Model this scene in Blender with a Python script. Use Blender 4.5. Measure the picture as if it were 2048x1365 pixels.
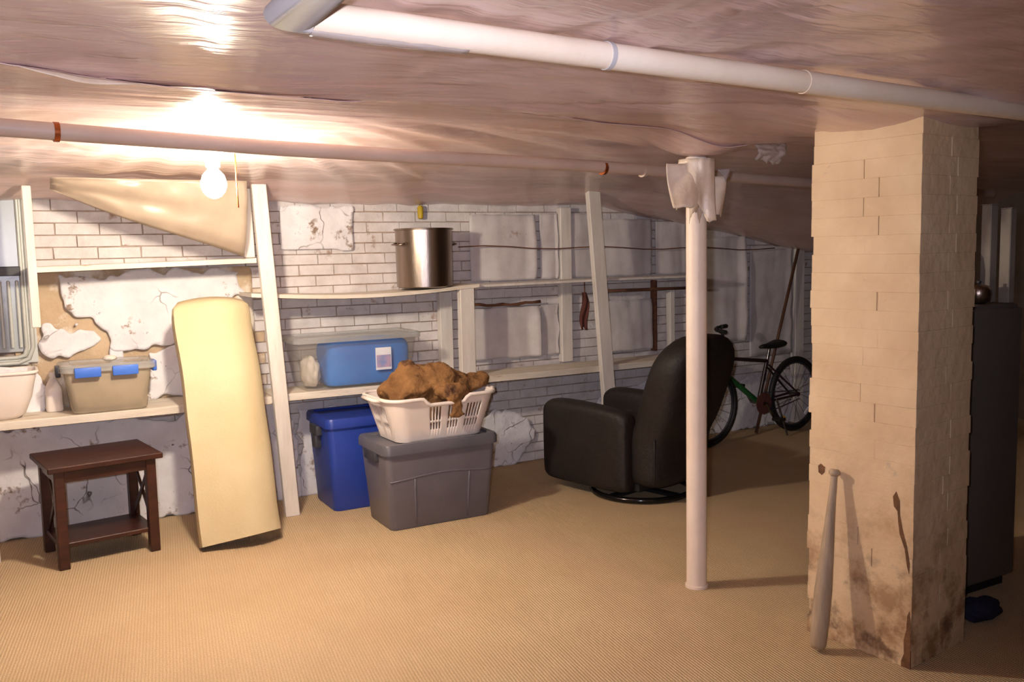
import bpy, bmesh, math, random
from mathutils import Vector, Matrix, Euler, noise
random.seed(7)
for o in list(bpy.data.objects): bpy.data.objects.remove(o)
SC = bpy.context.scene
COL = SC.collection
R = math.radians

# ------------------------------------------------------------------ camera
cam_d = bpy.data.cameras.new('camera'); cam = bpy.data.objects.new('camera', cam_d); COL.objects.link(cam)
cam_d.sensor_fit = 'HORIZONTAL'; cam_d.sensor_width = 36.0; cam_d.lens = 36.0 * 1800 / 2048
cam_d.clip_start = 0.02
YAW, PITCH, ROLL = R(29.0), R(5.7), R(1.2)
_fw = Vector((math.sin(YAW)*math.cos(PITCH), math.cos(YAW)*math.cos(PITCH), -math.sin(PITCH)))
_r0 = Vector((math.cos(YAW), -math.sin(YAW), 0)); _u0 = _r0.cross(_fw)
_up = _u0*math.cos(ROLL) + _r0*math.sin(ROLL); _rt = _r0*math.cos(ROLL) - _u0*math.sin(ROLL)
_m = Matrix((_rt, _up, -_fw)).transposed().to_4x4(); _m.translation = (0, 0, 1.5)
cam.matrix_world = _m
SC.camera = cam

# ------------------------------------------------------------------ world, flash, exposure
w = bpy.data.worlds.new('world'); SC.world = w; w.use_nodes = True
w.node_tree.nodes['Background'].inputs[0].default_value = (0.5, 0.5, 0.55, 1)
w.node_tree.nodes['Background'].inputs[1].default_value = 0.02
fl_d = bpy.data.lights.new('camera_flash', 'SPOT'); fl_d.energy = 140; fl_d.spot_size = R(98); fl_d.spot_blend = 1.0; fl_d.color = (0.86, 0.84, 1.0); fl_d.shadow_soft_size = 0.02
flash = bpy.data.objects.new('camera_flash', fl_d); flash.location = (-0.06, 0.03, 1.55); flash.rotation_euler = (R(91), 0, R(-24)); COL.objects.link(flash)
BULB_STRENGTH = 620.0
SC.view_settings.view_transform = 'Standard'; SC.view_settings.look = 'None'
SC.view_settings.gamma = 1.0; SC.view_settings.use_curve_mapping = False
SC.view_settings.exposure = 0.75

# ------------------------------------------------------------------ materials
def s2l(c):
    return tuple((x/12.92 if x <= .04045 else ((x+.055)/1.055)**2.4) for x in [v/255 for v in c])

class NT:
    def __init__(s, name):
        s.m = bpy.data.materials.new(name); s.m.use_nodes = True
        s.t = s.m.node_tree; s.b = s.t.nodes['Principled BSDF']; s.out = s.t.nodes['Material Output']
        s.pos = s.n('ShaderNodeNewGeometry').outputs['Position']
    def n(s, t): return s.t.nodes.new(t)
    def l(s, a, b): s.t.links.new(a, b)
    def mapped(s, sc, src=None, rot=(0, 0, 0)):
        m = s.n('ShaderNodeMapping'); m.inputs['Scale'].default_value = sc; m.inputs['Rotation'].default_value = rot
        s.l(src or s.pos, m.inputs['Vector']); return m.outputs[0]
    def noise(s, scale, detail=4, vec=None, rough=.55):
        n = s.n('ShaderNodeTexNoise'); n.inputs['Scale'].default_value = scale; n.inputs['Detail'].default_value = detail
        n.inputs['Roughness'].default_value = rough
        s.l(vec or s.pos, n.inputs['Vector']); return n.outputs['Fac']
    def ramp(s, f, lo, hi):
        r = s.n('ShaderNodeMapRange'); r.inputs['From Min'].default_value = lo; r.inputs['From Max'].default_value = hi
        s.l(f, r.inputs['Value']); return r.outputs[0]
    def math(s, op, a, b):
        m = s.n('ShaderNodeMath'); m.operation = op
        for i, v in enumerate((a, b)):
            if isinstance(v, (int, float)): m.inputs[i].default_value = v
            else: s.l(v, m.inputs[i])
        return m.outputs[0]
    def mix(s, f, a, b):
        m = s.n('ShaderNodeMix'); m.data_type = 'RGBA'
        s.l(f, m.inputs[0])
        for i, v in ((6, a), (7, b)):
            if isinstance(v, tuple): m.inputs[i].default_value = (*v, 1)
            else: s.l(v, m.inputs[i])
        return m.outputs[2]
    def bump(s, h, strength, dist=0.01, prev=None):
        b = s.n('ShaderNodeBump'); b.inputs['Strength'].default_value = strength; b.inputs['Distance'].default_value = dist
        s.l(h, b.inputs['Height'])
        if prev: s.l(prev, b.inputs['Normal'])
        return b.outputs[0]

def M(name, c, c2=None, scale=6, rough=.6, bump=0, bscale=80, metal=0, spec=.5, stretch=(1, 1, 1), stains=(), coat=0, bdist=.01):
    """c/c2 sRGB 0-255; stains: (colour, scale, lo, hi[, zlo, zhi]) patches with a shape of their own"""
    k = NT(name); b = k.b
    c = s2l(c); c2 = s2l(c2) if c2 else tuple(x*.82 for x in c)
    vec = k.mapped(stretch)
    col = k.mix(k.ramp(k.noise(scale, 5, vec), .3, .7), c, c2)
    for st in stains:
        f = k.ramp(k.noise(st[1], 6, vec, .65), st[2], st[3])
        if len(st) > 4:
            sp = k.n('ShaderNodeSeparateXYZ'); k.l(k.pos, sp.inputs[0])
            f = k.math('MULTIPLY', f, k.ramp(sp.outputs[2], st[5], st[4]))
        col = k.mix(f, col, s2l(st[0]))
    k.l(col, b.inputs['Base Color'])
    b.inputs['Roughness'].default_value = rough; b.inputs['Metallic'].default_value = metal
    b.inputs['Specular IOR Level'].default_value = spec; b.inputs['Coat Weight'].default_value = coat
    if bump: k.l(k.bump(k.noise(bscale, 4, vec), bump, bdist), b.inputs['Normal'])
    return k.m

def M_see(name, c, alpha, rough=.15):
    k = NT(name); k.b.inputs['Base Color'].default_value = (*s2l(c), 1); k.b.inputs['Roughness'].default_value = rough
    n = k.mix(k.ramp(k.noise(9), .3, .7), s2l(c), tuple(x*.85 for x in s2l(c))); k.l(n, k.b.inputs['Base Color'])
    t = k.n('ShaderNodeBsdfTransparent'); t.inputs[0].default_value = (.97, .97, .97, 1)
    mx = k.n('ShaderNodeMixShader'); mx.inputs[0].default_value = alpha
    k.l(t.outputs[0], mx.inputs[1]); k.l(k.b.outputs[0], mx.inputs[2]); k.l(mx.outputs[0], k.out.inputs[0])
    return k.m

def M_emit(name, c, st):
    k = NT(name); k.b.inputs['Base Color'].default_value = (1, 1, 1, 1)
    k.b.inputs['Emission Color'].default_value = (*c, 1); k.b.inputs['Emission Strength'].default_value = st
    return k.m

def M_carpet():
    k = NT('carpet'); v = k.mapped((1, 1, 1), rot=(0, 0, R(8)))
    wv = k.n('ShaderNodeTexWave'); wv.bands_direction = 'X'; wv.inputs['Scale'].default_value = 26; wv.inputs['Distortion'].default_value = .6
    wv.inputs['Detail'].default_value = 1; k.l(v, wv.inputs['Vector'])
    w2 = k.n('ShaderNodeTexWave'); w2.bands_direction = 'Y'; w2.inputs['Scale'].default_value = 34; w2.inputs['Distortion'].default_value = 1.0
    k.l(v, w2.inputs['Vector'])
    h = k.math('ADD', wv.outputs['Fac'], k.math('MULTIPLY', w2.outputs['Fac'], .5))
    base = k.mix(k.ramp(k.noise(2.2, 4), .35, .65), s2l((212, 190, 156)), s2l((202, 178, 144)))
    base = k.mix(k.ramp(k.noise(160, 3), .35, .75), base, s2l((184, 158, 120)))
    groove = k.mix(k.ramp(h, .0, .5), s2l((172, 146, 108)), base)
    k.l(groove, k.b.inputs['Base Color']); k.b.inputs['Roughness'].default_value = .95; k.b.inputs['Specular IOR Level'].default_value = .15
    n = k.bump(h, .5, .004); k.l(k.bump(k.noise(220, 3), .4, .004, n), k.b.inputs['Normal'])
    return k.m

def M_sheeting():
    k = NT('ceiling_sheeting')
    v = k.mapped((.7, 5, 1), rot=(0, 0, R(24)))
    v2 = k.mapped((.9, 9, 1), rot=(0, 0, R(38)))
    n1 = k.noise(1.4, 5, v); n2 = k.noise(1.6, 4, v2)
    col = k.mix(k.ramp(n1, .35, .7), s2l((222, 196, 194)), s2l((200, 170, 164)))
    col = k.mix(k.ramp(n2, .55, .8), col, s2l((228, 206, 210)))  # pale lavender highlights along the wrinkles, painted into the sheet colour
    col = k.mix(k.ramp(k.noise(.9, 3), .45, .75), col, s2l((198, 164, 148)))
    k.l(col, k.b.inputs['Base Color']); k.b.inputs['Roughness'].default_value = .3; k.b.inputs['Specular IOR Level'].default_value = .6
    k.b.inputs['Coat Weight'].default_value = .35; k.b.inputs['Coat Roughness'].default_value = .12
    n = k.bump(n2, .3, .03); n = k.bump(n1, .3, .03, n); k.l(k.bump(k.noise(9, 3), .1, .02, n), k.b.inputs['Normal'])
    k.l(n, k.b.inputs['Coat Normal'])
    return k.m

def M_plaster():
    k = NT('peeling_plaster')
    col = k.mix(k.ramp(k.noise(5, 5), .3, .7), s2l((242, 240, 242)), s2l((220, 216, 218)))
    vo = k.n('ShaderNodeTexVoronoi'); vo.feature = 'DISTANCE_TO_EDGE'; vo.inputs['Scale'].default_value = 4.5
    wn = k.n('ShaderNodeTexNoise'); wn.inputs['Scale'].default_value = 7; k.l(k.pos, wn.inputs['Vector'])
    mx = k.n('ShaderNodeMix'); mx.data_type = 'VECTOR'; mx.inputs[0].default_value = .12; k.l(k.pos, mx.inputs[4]); k.l(wn.outputs['Color'], mx.inputs[5])
    k.l(mx.outputs[1], vo.inputs['Vector'])
    crack = k.math('MULTIPLY', k.ramp(vo.outputs['Distance'], .018, .0), k.ramp(k.noise(3, 3), .5, .62))
    col = k.mix(k.ramp(k.noise(6.5, 6, None, .7), .60, .67), col, s2l((150, 128, 112)))
    col = k.mix(k.ramp(k.noise(16, 5, None, .7), .66, .72), col, s2l((88, 74, 68)))
    col = k.mix(crack, col, s2l((84, 66, 58)))
    k.l(col, k.b.inputs['Base Color']); k.b.inputs['Roughness'].default_value = .85
    k.l(k.bump(k.noise(14, 5), .5, .02), k.b.inputs['Normal'])
    return k.m

MAT = {}
MAT['carpet'] = M_carpet()
MAT['sheet'] = M_sheeting()
MAT['plaster'] = M_plaster()
MAT['brick'] = M('white_painted_brick', (232, 226, 224), (206, 198, 194), 9, .8, .5, 45, stains=(((168, 140, 122), 7, .62, .7),))
MAT['tanbrick'] = M('bare_tan_masonry', (206, 184, 154), (182, 156, 124), 6, .95, .8, 22, stains=(((232, 222, 208), 5, .52, .64),))
MAT['mortar'] = M('stained_mortar', (192, 172, 156), (152, 128, 110), 10, .95, .6, 60)
MAT['pillar'] = M('cream_painted_masonry', (224, 198, 162), (208, 178, 142), 5, .8, .5, 24,
                  stains=(((158, 122, 88), 5.5, .50, .64, .10, .80), ((104, 76, 56), 8, .52, .66, .0, .60), ((196, 172, 146), 9, .66, .72)))
MAT['white'] = M('white_painted_wood', (236, 230, 222), (216, 208, 198), 6, .55, .15, 60, stretch=(4, 4, .6), stains=(((180, 160, 140), 11, .68, .74),))
MAT['white2'] = M('white_shelf_board', (234, 226, 212), (210, 198, 180), 5, .6, .15, 50, stretch=(.6, 4, 4), stains=(((176, 150, 122), 6, .62, .7),))
MAT['paper'] = M('white_backing_sheet', (222, 216, 214), (198, 190, 188), 5, .7, .4, 14, stains=(((160, 126, 104), 4.5, .66, .74),))
MAT['lath'] = M('reddish_brown_lath', (128, 84, 58), (92, 58, 42), 9, .8, .3, 60, stretch=(.6, 4, 4))
MAT['dwood'] = M('dark_stained_wood', (70, 36, 24), (46, 23, 16), 5, .38, .12, 50, stretch=(1, 6, 6), spec=.45)
MAT['foam'] = M('yellowed_foam', (214, 200, 162), (202, 186, 146), 3, .9, .25, 90, stains=(((150, 124, 80), 9, .74, .78),))
MAT['foamend'] = M('foam_shaded_end', (150, 124, 88), (110, 90, 66), 12, .95, .5, 70)  # pad underside and fold end, their dark shadow put into the colour
MAT['steel'] = M('brushed_steel', (176, 160, 148), (150, 136, 124), 3, .28, .1, 60, metal=1, stretch=(6, 6, .3))
MAT['pole'] = M('cream_painted_pole', (236, 220, 206), (224, 206, 190), 5, .5, .12, 50, stains=(((120, 96, 80), 26, .74, .78),))
MAT['pipe'] = M('cream_pipe', (240, 226, 208), (228, 208, 184), 3, .5, .1, 50, stains=(((170, 130, 90), 12, .72, .78),))
MAT['greypipe'] = M('grey_pipe', (186, 183, 184), (172, 169, 170), 3, .75, .05, 50)
MAT['pipe2'] = M('tan_pipe', (204, 184, 172), (186, 164, 150), 3, .45, .1, 50)
MAT['copper'] = M('copper_clip', (190, 110, 60), (150, 80, 44), 9, .35, .1, 60, metal=.8)
MAT['wrap'] = M('white_wrap_film', (236, 222, 206), (196, 172, 146), 6, .4, .5, 16, spec=.5)
MAT['film'] = M_see('clear_film', (214, 204, 200), .5, .12)
MAT['film2'] = M_see('draped_film', (206, 186, 164), .62, .38)
MAT['bluetub'] = M('blue_plastic', (44, 74, 170), (36, 62, 150), 3, .42, .08, 70)
MAT['bluelid'] = M('dark_blue_plastic', (38, 66, 160), (32, 56, 140), 3, .4, .08, 70)
MAT['greytub'] = M('grey_plastic', (112, 110, 118), (98, 96, 104), 3, .42, .08, 70)
MAT['greylid'] = M('dark_grey_plastic', (98, 97, 104), (84, 84, 92), 3, .4, .08, 70)
MAT['handle'] = M('charcoal_plastic', (66, 66, 72), (50, 50, 56), 5, .45, .05, 60)
MAT['clear'] = M_see('clear_plastic', (214, 206, 192), .11, .12)
MAT['milky'] = M_see('milky_tan_plastic', (226, 210, 182), .40, .25)
MAT['clearlid'] = M_see('clear_lid_plastic', (200, 202, 202), .42, .15)
MAT['latch'] = M('blue_latch', (70, 120, 216), (58, 104, 200), 4, .4, .05, 60)
MAT['bluecloth'] = M('bright_blue_cloth', (20, 134, 228), (14, 116, 214), 5, .75, .4, 14)
MAT['whitecloth'] = M('white_cloth', (232, 226, 214), (206, 198, 184), 8, .9, .5, 18)
MAT['greycloth'] = M('tan_grey_cloth', (200, 178, 146), (176, 154, 124), 8, .9, .5, 18)
MAT['basket'] = M('white_basket_plastic', (240, 230, 222), (230, 218, 208), 3, .4, .05, 50)
MAT['blanket'] = M('brown_plush', (146, 108, 68), (110, 78, 48), 9, .95, .8, 60, stains=(((74, 52, 40), 7, .58, .68),), spec=.2)
MAT['leather'] = M('black_brown_leather', (36, 30, 27), (28, 23, 21), 5, .6, .35, 40, spec=.4)
MAT['black'] = M('black_rubber', (26, 25, 25), (20, 20, 20), 9, .6, .2, 80)
MAT['gloss'] = M('glossy_black_ring', (20, 18, 18), (16, 14, 14), 5, .15)
MAT['chrome'] = M('dull_chrome', (170, 168, 170), (140, 138, 140), 5, .2, 0, 50, metal=1)
MAT['bframe'] = M('dark_bike_paint', (52, 34, 36), (40, 28, 30), 6, .35)
MAT['green'] = M('green_bike_paint', (40, 110, 54), (32, 90, 44), 6, .35)
MAT['reflw'] = M('white_reflector', (245, 245, 250), (235, 235, 240), 9, .1, coat=1)
MAT['refly'] = M('amber_reflector', (240, 180, 30), (220, 160, 20), 9, .1, coat=1)
MAT['stick'] = M('brown_wood_stick', (110, 74, 50), (84, 54, 36), 6, .6, .2, 60, stretch=(3, 3, .5))
MAT['bat'] = M('worn_tan_wood', (180, 160, 136), (152, 132, 110), 6, .55, .2, 50, stretch=(5, 5, .7))
MAT['cab'] = M('dark_grey_enamel', (108, 102, 96), (96, 90, 86), 2, .45, .08, 30)
MAT['navy'] = M('navy_cloth', (38, 36, 62), (26, 25, 44), 7, .9, .5, 30)
MAT['pink'] = M('pinkish_plastic', (186, 140, 122), (160, 116, 100), 6, .5, .1, 40)
MAT['carton'] = M('pale_carton', (150, 140, 130), (124, 112, 104), 4, .7, .1, 40)
MAT['brownbox'] = M('brown_carton', (104, 70, 56), (80, 54, 44), 5, .75, .15, 40)
MAT['alu'] = M('grey_aluminium', (206, 208, 200), (186, 188, 180), 5, .45, .1, 60, metal=.2)
MAT['pane'] = M('grey_window_pane', (180, 186, 186), (164, 170, 170), 2, .25, .05, 30)
MAT['dark'] = M('dark_rail', (82, 82, 84), (64, 64, 66), 4, .5)
MAT['label'] = M('label_print', (206, 168, 186), (120, 150, 200), 24, .35)
MAT['labelw'] = M('label_white', (236, 236, 240), (220, 220, 226), 9, .35)
MAT['redbrown'] = M('rust_brown_cloth', (104, 58, 48), (78, 42, 36), 9, .9, .5, 40)
MAT['yellow'] = M('yellow_plastic', (206, 176, 40), (180, 150, 30), 9, .5)
MAT['porcelain'] = M('porcelain', (236, 230, 220), (224, 216, 204), 5, .25)
MAT['bulb'] = M_emit('bulb_glow', (1.0, .86, .68), BULB_STRENGTH)
MAT['stone'] = M('dim_stone_wall', (120, 104, 94), (92, 78, 70), 3, .95, .8, 12)

# ------------------------------------------------------------------ mesh helpers
def link(name, me, mat, parent=None):
    o = bpy.data.objects.new(name, me); COL.objects.link(o)
    if mat and not me.materials: me.materials.append(mat)
    if parent: o.parent = parent
    return o
def obj(name, bm, mat, parent=None, smooth=False, auto=None):
    me = bpy.data.meshes.new(name); bmesh.ops.recalc_face_normals(bm, faces=bm.faces[:])
    bm.to_mesh(me); bm.free()
    if smooth:
        for p in me.polygons: p.use_smooth = True
        if auto is not None: me.set_sharp_from_angle(angle=R(auto))
    return link(name, me, MAT[mat] if isinstance(mat, str) else mat, parent)
def T(o, label, cat, group=None):
    o['label'] = label; o['category'] = cat
    if group: o['group'] = group
    return o
def S(o): o['kind'] = 'structure'; return o
def thing(name, label, cat, loc=(0, 0, 0), rz=0, group=None):
    o = bpy.data.objects.new(name, None); COL.objects.link(o); o.location = loc; o.rotation_euler = (0, 0, rz); o.empty_display_size = .05
    return T(o, label, cat, group)
def box(bm, x0, x1, y0, y1, z0, z1, bev=0, seg=2, mtx=None):
    vs = [bm.verts.new((x, y, z)) for x in (x0, x1) for y in (y0, y1) for z in (z0, z1)]
    idx = ((0, 1, 3, 2), (4, 6, 7, 5), (0, 4, 5, 1), (2, 3, 7, 6), (0, 2, 6, 4), (1, 5, 7, 3))
    fs = [bm.faces.new([vs[i] for i in f]) for f in idx]
    res = list(vs)
    if bev:
        es = list({e for f in fs for e in f.edges})
        r = bmesh.ops.bevel(bm, geom=es, offset=bev, segments=seg, profile=.5, affect='EDGES')
        res = list({v for f in r['faces'] for v in f.verts} | {v for v in vs if v.is_valid})
    if mtx: bmesh.ops.transform(bm, matrix=mtx, verts=[v for v in res if v.is_valid])
    return res
def B(*a, **k):
    bm = bmesh.new(); box(bm, *a, **k); return bm
def ring(c, r, n, u, v, sx=1, sy=1, ph=0):
    return [c + u*(r*sx*math.cos(ph+2*math.pi*i/n)) + v*(r*sy*math.sin(ph+2*math.pi*i/n)) for i in range(n)]
def loft(bm, rings, caps=True, closed=True):
    vv = [[bm.verts.new(p) for p in r] for r in rings]
    n = len(vv[0]); m = n if closed else n-1
    for a, b in zip(vv, vv[1:]):
        for i in range(m): bm.faces.new((a[i], a[(i+1) % n], b[(i+1) % n], b[i]))
    if caps and closed:
        bm.faces.new(vv[0][::-1]); bm.faces.new(vv[-1])
    return vv
def tube(bm, pts, r, n=10, caps=True, loop=False):
    pts = [Vector(p) for p in pts]; rs = r if isinstance(r, (list, tuple)) else [r]*len(pts)
    rings = []; prev = None
    for i, p in enumerate(pts):
        if loop: t = (pts[(i+1) % len(pts)]-pts[i-1]).normalized()
        else:
            a = pts[max(i-1, 0)]; b = pts[min(i+1, len(pts)-1)]; t = (b-a).normalized()
        if prev is None:
            ref = Vector((0, 0, 1)) if abs(t.z) < .9 else Vector((0, 1, 0)); u = t.cross(ref).normalized()
        else: u = (prev - t*prev.dot(t)).normalized()
        prev = u; v = t.cross(u)
        k = 1.0
        if not loop and 0 < i < len(pts)-1:
            d1 = (pts[i]-pts[i-1]).normalized(); k = 1/max(.5, d1.dot(t))
            if k > 1.02:
                # widen along the bend plane so that the tube keeps its girth at a mitre
                d2 = (pts[i+1]-pts[i]).normalized(); bn = (d2-d1).normalized()
                rg = ring(p, rs[i], n, u, v); rings.append([p+(q-p)+bn*((q-p).dot(bn))*(k-1) for q in rg]); continue
        rings.append(ring(p, rs[i], n, u, v))
    if loop: rings.append(rings[0]); 
    if loop:
        vv = [[bm.verts.new(p) for p in r_] for r_ in rings[:-1]]
        for j in range(len(vv)):
            a = vv[j]; b = vv[(j+1) % len(vv)]
            for i in range(n): bm.faces.new((a[i], a[(i+1) % n], b[(i+1) % n], b[i]))
    else: loft(bm, rings, caps)
def TB(pts, r, n=10, **k):
    bm = bmesh.new(); tube(bm, pts, r, n, **k); return bm
def lathe(bm, prof, n=32, c=(0, 0, 0), caps=True):
    c = Vector(c); X = Vector((1, 0, 0)); Y = Vector((0, 1, 0))
    loft(bm, [ring(c+Vector((0, 0, z)), max(r, 1e-4), n, X, Y) for r, z in prof], caps)
def rrect(w, d, r, n=5, z=0, cx=0, cy=0):
    out = []
    for sx, sy, a in ((1, 1, 0), (-1, 1, 90), (-1, -1, 180), (1, -1, 270)):
        for i in range(n+1):
            t = R(a+90*i/n); out.append(Vector((cx+sx*(w/2-r)+r*math.cos(t), cy+sy*(d/2-r)+r*math.sin(t), z)))
    return out
def grid_mesh(nx, nz, fn, keep=None):
    """fn(u,v)->Vector for u,v in 0..1"""
    bm = bmesh.new(); vs = [[bm.verts.new(fn(i/nx, j/nz)) for j in range(nz+1)] for i in range(nx+1)]
    for i in range(nx):
        for j in range(nz):
            if keep is None or keep((i+.5)/nx, (j+.5)/nz):
                bm.faces.new((vs[i][j], vs[i+1][j], vs[i+1][j+1], vs[i][j+1]))
    bmesh.ops.delete(bm, geom=[v for v in bm.verts if not v.link_faces], context='VERTS')
    return bm
def solidify(o, t, off=0):
    m = o.modifiers.new('solid', 'SOLIDIFY'); m.thickness = t; m.offset = off; return o
def subsurf(o, n=1):
    m = o.modifiers.new('sub', 'SUBSURF'); m.levels = n; m.render_levels = n; return o
def nz(x, y, z=0, s=1.0): return noise.noise(Vector((x*s, y*s, z*s)))
def sm(a, b, x):
    t = min(1, max(0, (x-a)/(b-a))); return t*t*(3-2*t)
def inpoly(x, y, P):
    c = False
    for (x1, y1), (x2, y2) in zip(P, P[1:]+P[:1]):
        if (y1 > y) != (y2 > y) and x < (x2-x1)*(y-y1)/(y2-y1)+x1: c = not c
    return c

# ------------------------------------------------------------------ room shell
X0, X1, Y0, WY = -1.9, 7.4, -2.2, 5.5
floor = S(obj('floor', B(X0, X1, Y0, WY+.1, -.05, 0), 'carpet'))
def zc(x, y):
    z = 1.955
    z -= .06*sm(3.2, 5.0, y) + .10*sm(5.0, 5.42, y)
    z -= min(.36, max(0, x-3.75)*.17)*sm(4.4, 5.4, y)
    z -= .055*math.exp(-((x-2.85)**2+(y-2.2)**2)/.25)
    z -= .10*math.exp(-((x-2.56)**2+(y-2.97)**2)/.05)
    ys = 2.35+.16*x                                  # overlapping seam of two sheets
    z += .022*sm(ys-.02, ys+.02, y) - .03*math.exp(-((y-ys)/.16)**2)*(.5+.5*math.sin(x*1.9+.5))
    # stretched wrinkles that fan out along the sheet
    b_ = math.atan2(y-2.75, x-.6)                     # fan of folds opening towards the right
    z += (.016*nz(b_*13, math.hypot(x-.6, y-2.75)*.5, 2)+.008*nz(b_*30, math.hypot(x-.6, y-2.75)*.6, 5))*sm(.3, 1.3, math.hypot(x-.6, y-2.75))
    z += .005*nz(x*1.1+4, (y-.6*x)*7)
    z += .014*nz(x*1.3, y*1.3, 3)
    return z
bm = grid_mesh(232, 190, lambda u, v: Vector((X0+(X1-X0)*u, Y0+(WY-Y0)*v, zc(X0+(X1-X0)*u, Y0+(WY-Y0)*v))))
ceiling = S(obj('ceiling', bm, 'sheet', smooth=True))
SEAM = [(-1.2, 2.08), (.0, 2.31), (.54, 2.42), (.79, 2.455), (1.24, 2.60), (1.94, 2.78), (2.4, 2.82), (2.75, 2.80)]
def seam_y(x):
    for (xa, ya), (xb, yb) in zip(SEAM, SEAM[1:]):
        if xa <= x <= xb: return ya+(yb-ya)*(x-xa)/(xb-xa)
    return SEAM[-1][1]
def lip(u, v):
    x = -1.2+3.95*u; y = seam_y(x)+.012*nz(x*1.7, 3)
    return Vector((x, y-.02*v, zc(x, y)+.002-(.005+.006*max(0, nz(x*2.2, 8)))*v))
o = solidify(obj('sheet_edge', grid_mesh(90, 3, lip), 'sheet', ceiling, True), .002)
def lip2(u, v):
    x = .05+.25*u; y = seam_y(x)
    return Vector((x, y-.022-.01*v, zc(x, y)-.004-(.014*math.sin(math.pi*u)+.002)*v))
o = solidify(obj('seam_tape', grid_mesh(20, 3, lip2), 'wrap', ceiling, True), .002)
roof = S(obj('ceiling', B(X0-.1, X1+.1, Y0-.1, WY+.2, 2.02, 2.07), 'stone')); roof['label'] = 'rough underside of the floor above the sheeting'
S(obj('wall_left', B(X0-.1, X0, Y0-.1, WY+.2, 0, 2.02), 'stone'))
S(obj('wall_right', B(X1, X1+.1, Y0-.1, WY+.2, 0, 2.02), 'stone'))
S(obj('wall_front', B(X0, X1, Y0-.1, Y0, 0, 2.02), 'stone'))

# back wall: mortar bed with bricks standing proud of it
wall = S(obj('wall_back', B(X0, X1, WY, WY+.12, 0, 2.02), 'mortar'))
BL, BH, GAP = .222, .0655, .0045
def brick_bm(l, h, d=.011, bev=.004, seed=0):
    bm = B(-l/2, l/2, -d, .004, -h/2, h/2)
    rr = random.Random(seed)
    for v in bm.verts:
        v.co.x += rr.uniform(-.002, .002); v.co.z += rr.uniform(-.0018, .0018)
        if v.co.y < 0: v.co.y += rr.uniform(-.003, .003); v.co.x *= .985; v.co.z *= .95
    return bm
def brick_me(name, mat, seed, l=BL-GAP, h=BH-GAP, d=.011):
    bm = brick_bm(l, h, d, seed=seed); bmesh.ops.recalc_face_normals(bm, faces=bm.faces[:])
    me = bpy.data.meshes.new(name); bm.to_mesh(me); bm.free(); me.materials.append(MAT[mat]); return me
variants = {k: [brick_me('brick', k, s) for s in range(6)] for k in ('brick', 'tanbrick')}
rest = bmesh.new(); rest_t = bmesh.new(); nb = 0
rr = random.Random(3)
for j in range(int(1.95/BH)):
    zc_ = BH*(j+.5)
    off = (j % 2)*BL/2 + rr.uniform(-.012, .012)
    for i in range(-6, 31):
        x = i*BL + off
        if not (-1.3 < x < 6.9): continue
        tan = x < 1.22 and .66 < zc_ < 1.42
        big = (.05 < x < 2.72 and 1.2 < zc_ < 1.86) or (1.3 < x < 2.75 and .98 < zc_ < 1.22) or (2.6 < x < 3.5 and .1 < zc_ < .62) or (2.72 < x < 3.3 and 1.26 < zc_ < 1.3)
        if x+BL/2 < .09 and .98 < zc_: continue
        y = WY+rr.uniform(-.002, .003)
        if big and nb < 298:
            o = link('brick', variants['tanbrick' if tan else 'brick'][rr.randrange(6)], None, wall)
            o.location = (x, y, zc_); nb += 1
        else:
            b2 = rest_t if tan else rest
            t = brick_bm(BL-GAP, BH-GAP, seed=rr.randrange(50)); bmesh.ops.translate(t, verts=t.verts[:], vec=(x, y, zc_))
            me = bpy.data.meshes.new('t'); t.to_mesh(me); t.free(); b2.from_mesh(me); bpy.data.meshes.remove(me)
o = obj('brickwork', rest, 'brick', wall); o['kind'] = 'stuff'
o = obj('brickwork', rest_t, 'tanbrick', wall); o['kind'] = 'stuff'

def patch(poly, t=.012, seed=0, rag=.03, mat='plaster', cell=.013):
    xs = [p[0] for p in poly]; zs = [p[1] for p in poly]
    x0, x1, z0, z1 = min(xs)-rag, max(xs)+rag, max(.0, min(zs)-rag), max(zs)+rag
    nx = int((x1-x0)/cell); nv = int((z1-z0)/cell)
    def keep(u, v):
        x = x0+(x1-x0)*u; z = z0+(z1-z0)*v
        dx = rag*(nz(x*9, z*9, seed)+.6*nz(x*24, z*24, seed+5)); dz = rag*(nz(x*9+7, z*9, seed)+.6*nz(x*24, z*24+9, seed+5))
        return inpoly(x+dx, z+dz, poly)
    def fn(u, v):
        x = x0+(x1-x0)*u; z = z0+(z1-z0)*v
        return Vector((x+.004*nz(x*70, z*70, seed), WY-.016-t-.012*nz(x*4, z*4, seed+2)-.004*nz(x*18, z*18, seed), z+.004*nz(x*70, z*70, seed+9)))
    bm = grid_mesh(nx, nv, fn, keep)
    for _ in range(3):
        mv = {}
        for v_ in bm.verts:
            nb_ = [e.other_vert(v_) for e in v_.link_edges if e.is_boundary]
            if nb_: mv[v_] = v_.co*.4+sum((q.co for q in nb_), Vector())/len(nb_)*.6
        for v_, c_ in mv.items(): v_.co = c_
    o = obj('plaster_patch', bm, mat, wall, smooth=True)
    return solidify(o, t, -1)
patch([(-1.2, 0), (1.5, 0), (1.5, .4), (1.35, .66), (.9, .66), (.8, .56), (.4, .62), (-.2, .6), (-1.2, .64)], .014, 1, .03)
patch([(.08, .70), (1.27, .70), (1.27, 1.45), (.08, 1.45)], .004, 13, .015, 'tanbrick', .02)
patch([(.22, 1.41), (.62, 1.43), (1.2, 1.42), (1.2, 1.27), (.98, 1.2), (.86, 1.08), (.8, 1.0), (.46, 1.0), (.42, 1.15), (.3, 1.17)], .02, 2, .05)
patch([(.13, 1.14), (.3, 1.12), (.42, 1.1), (.36, 1.02), (.26, .98), (.13, .98)], .018, 3, .04)
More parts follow.
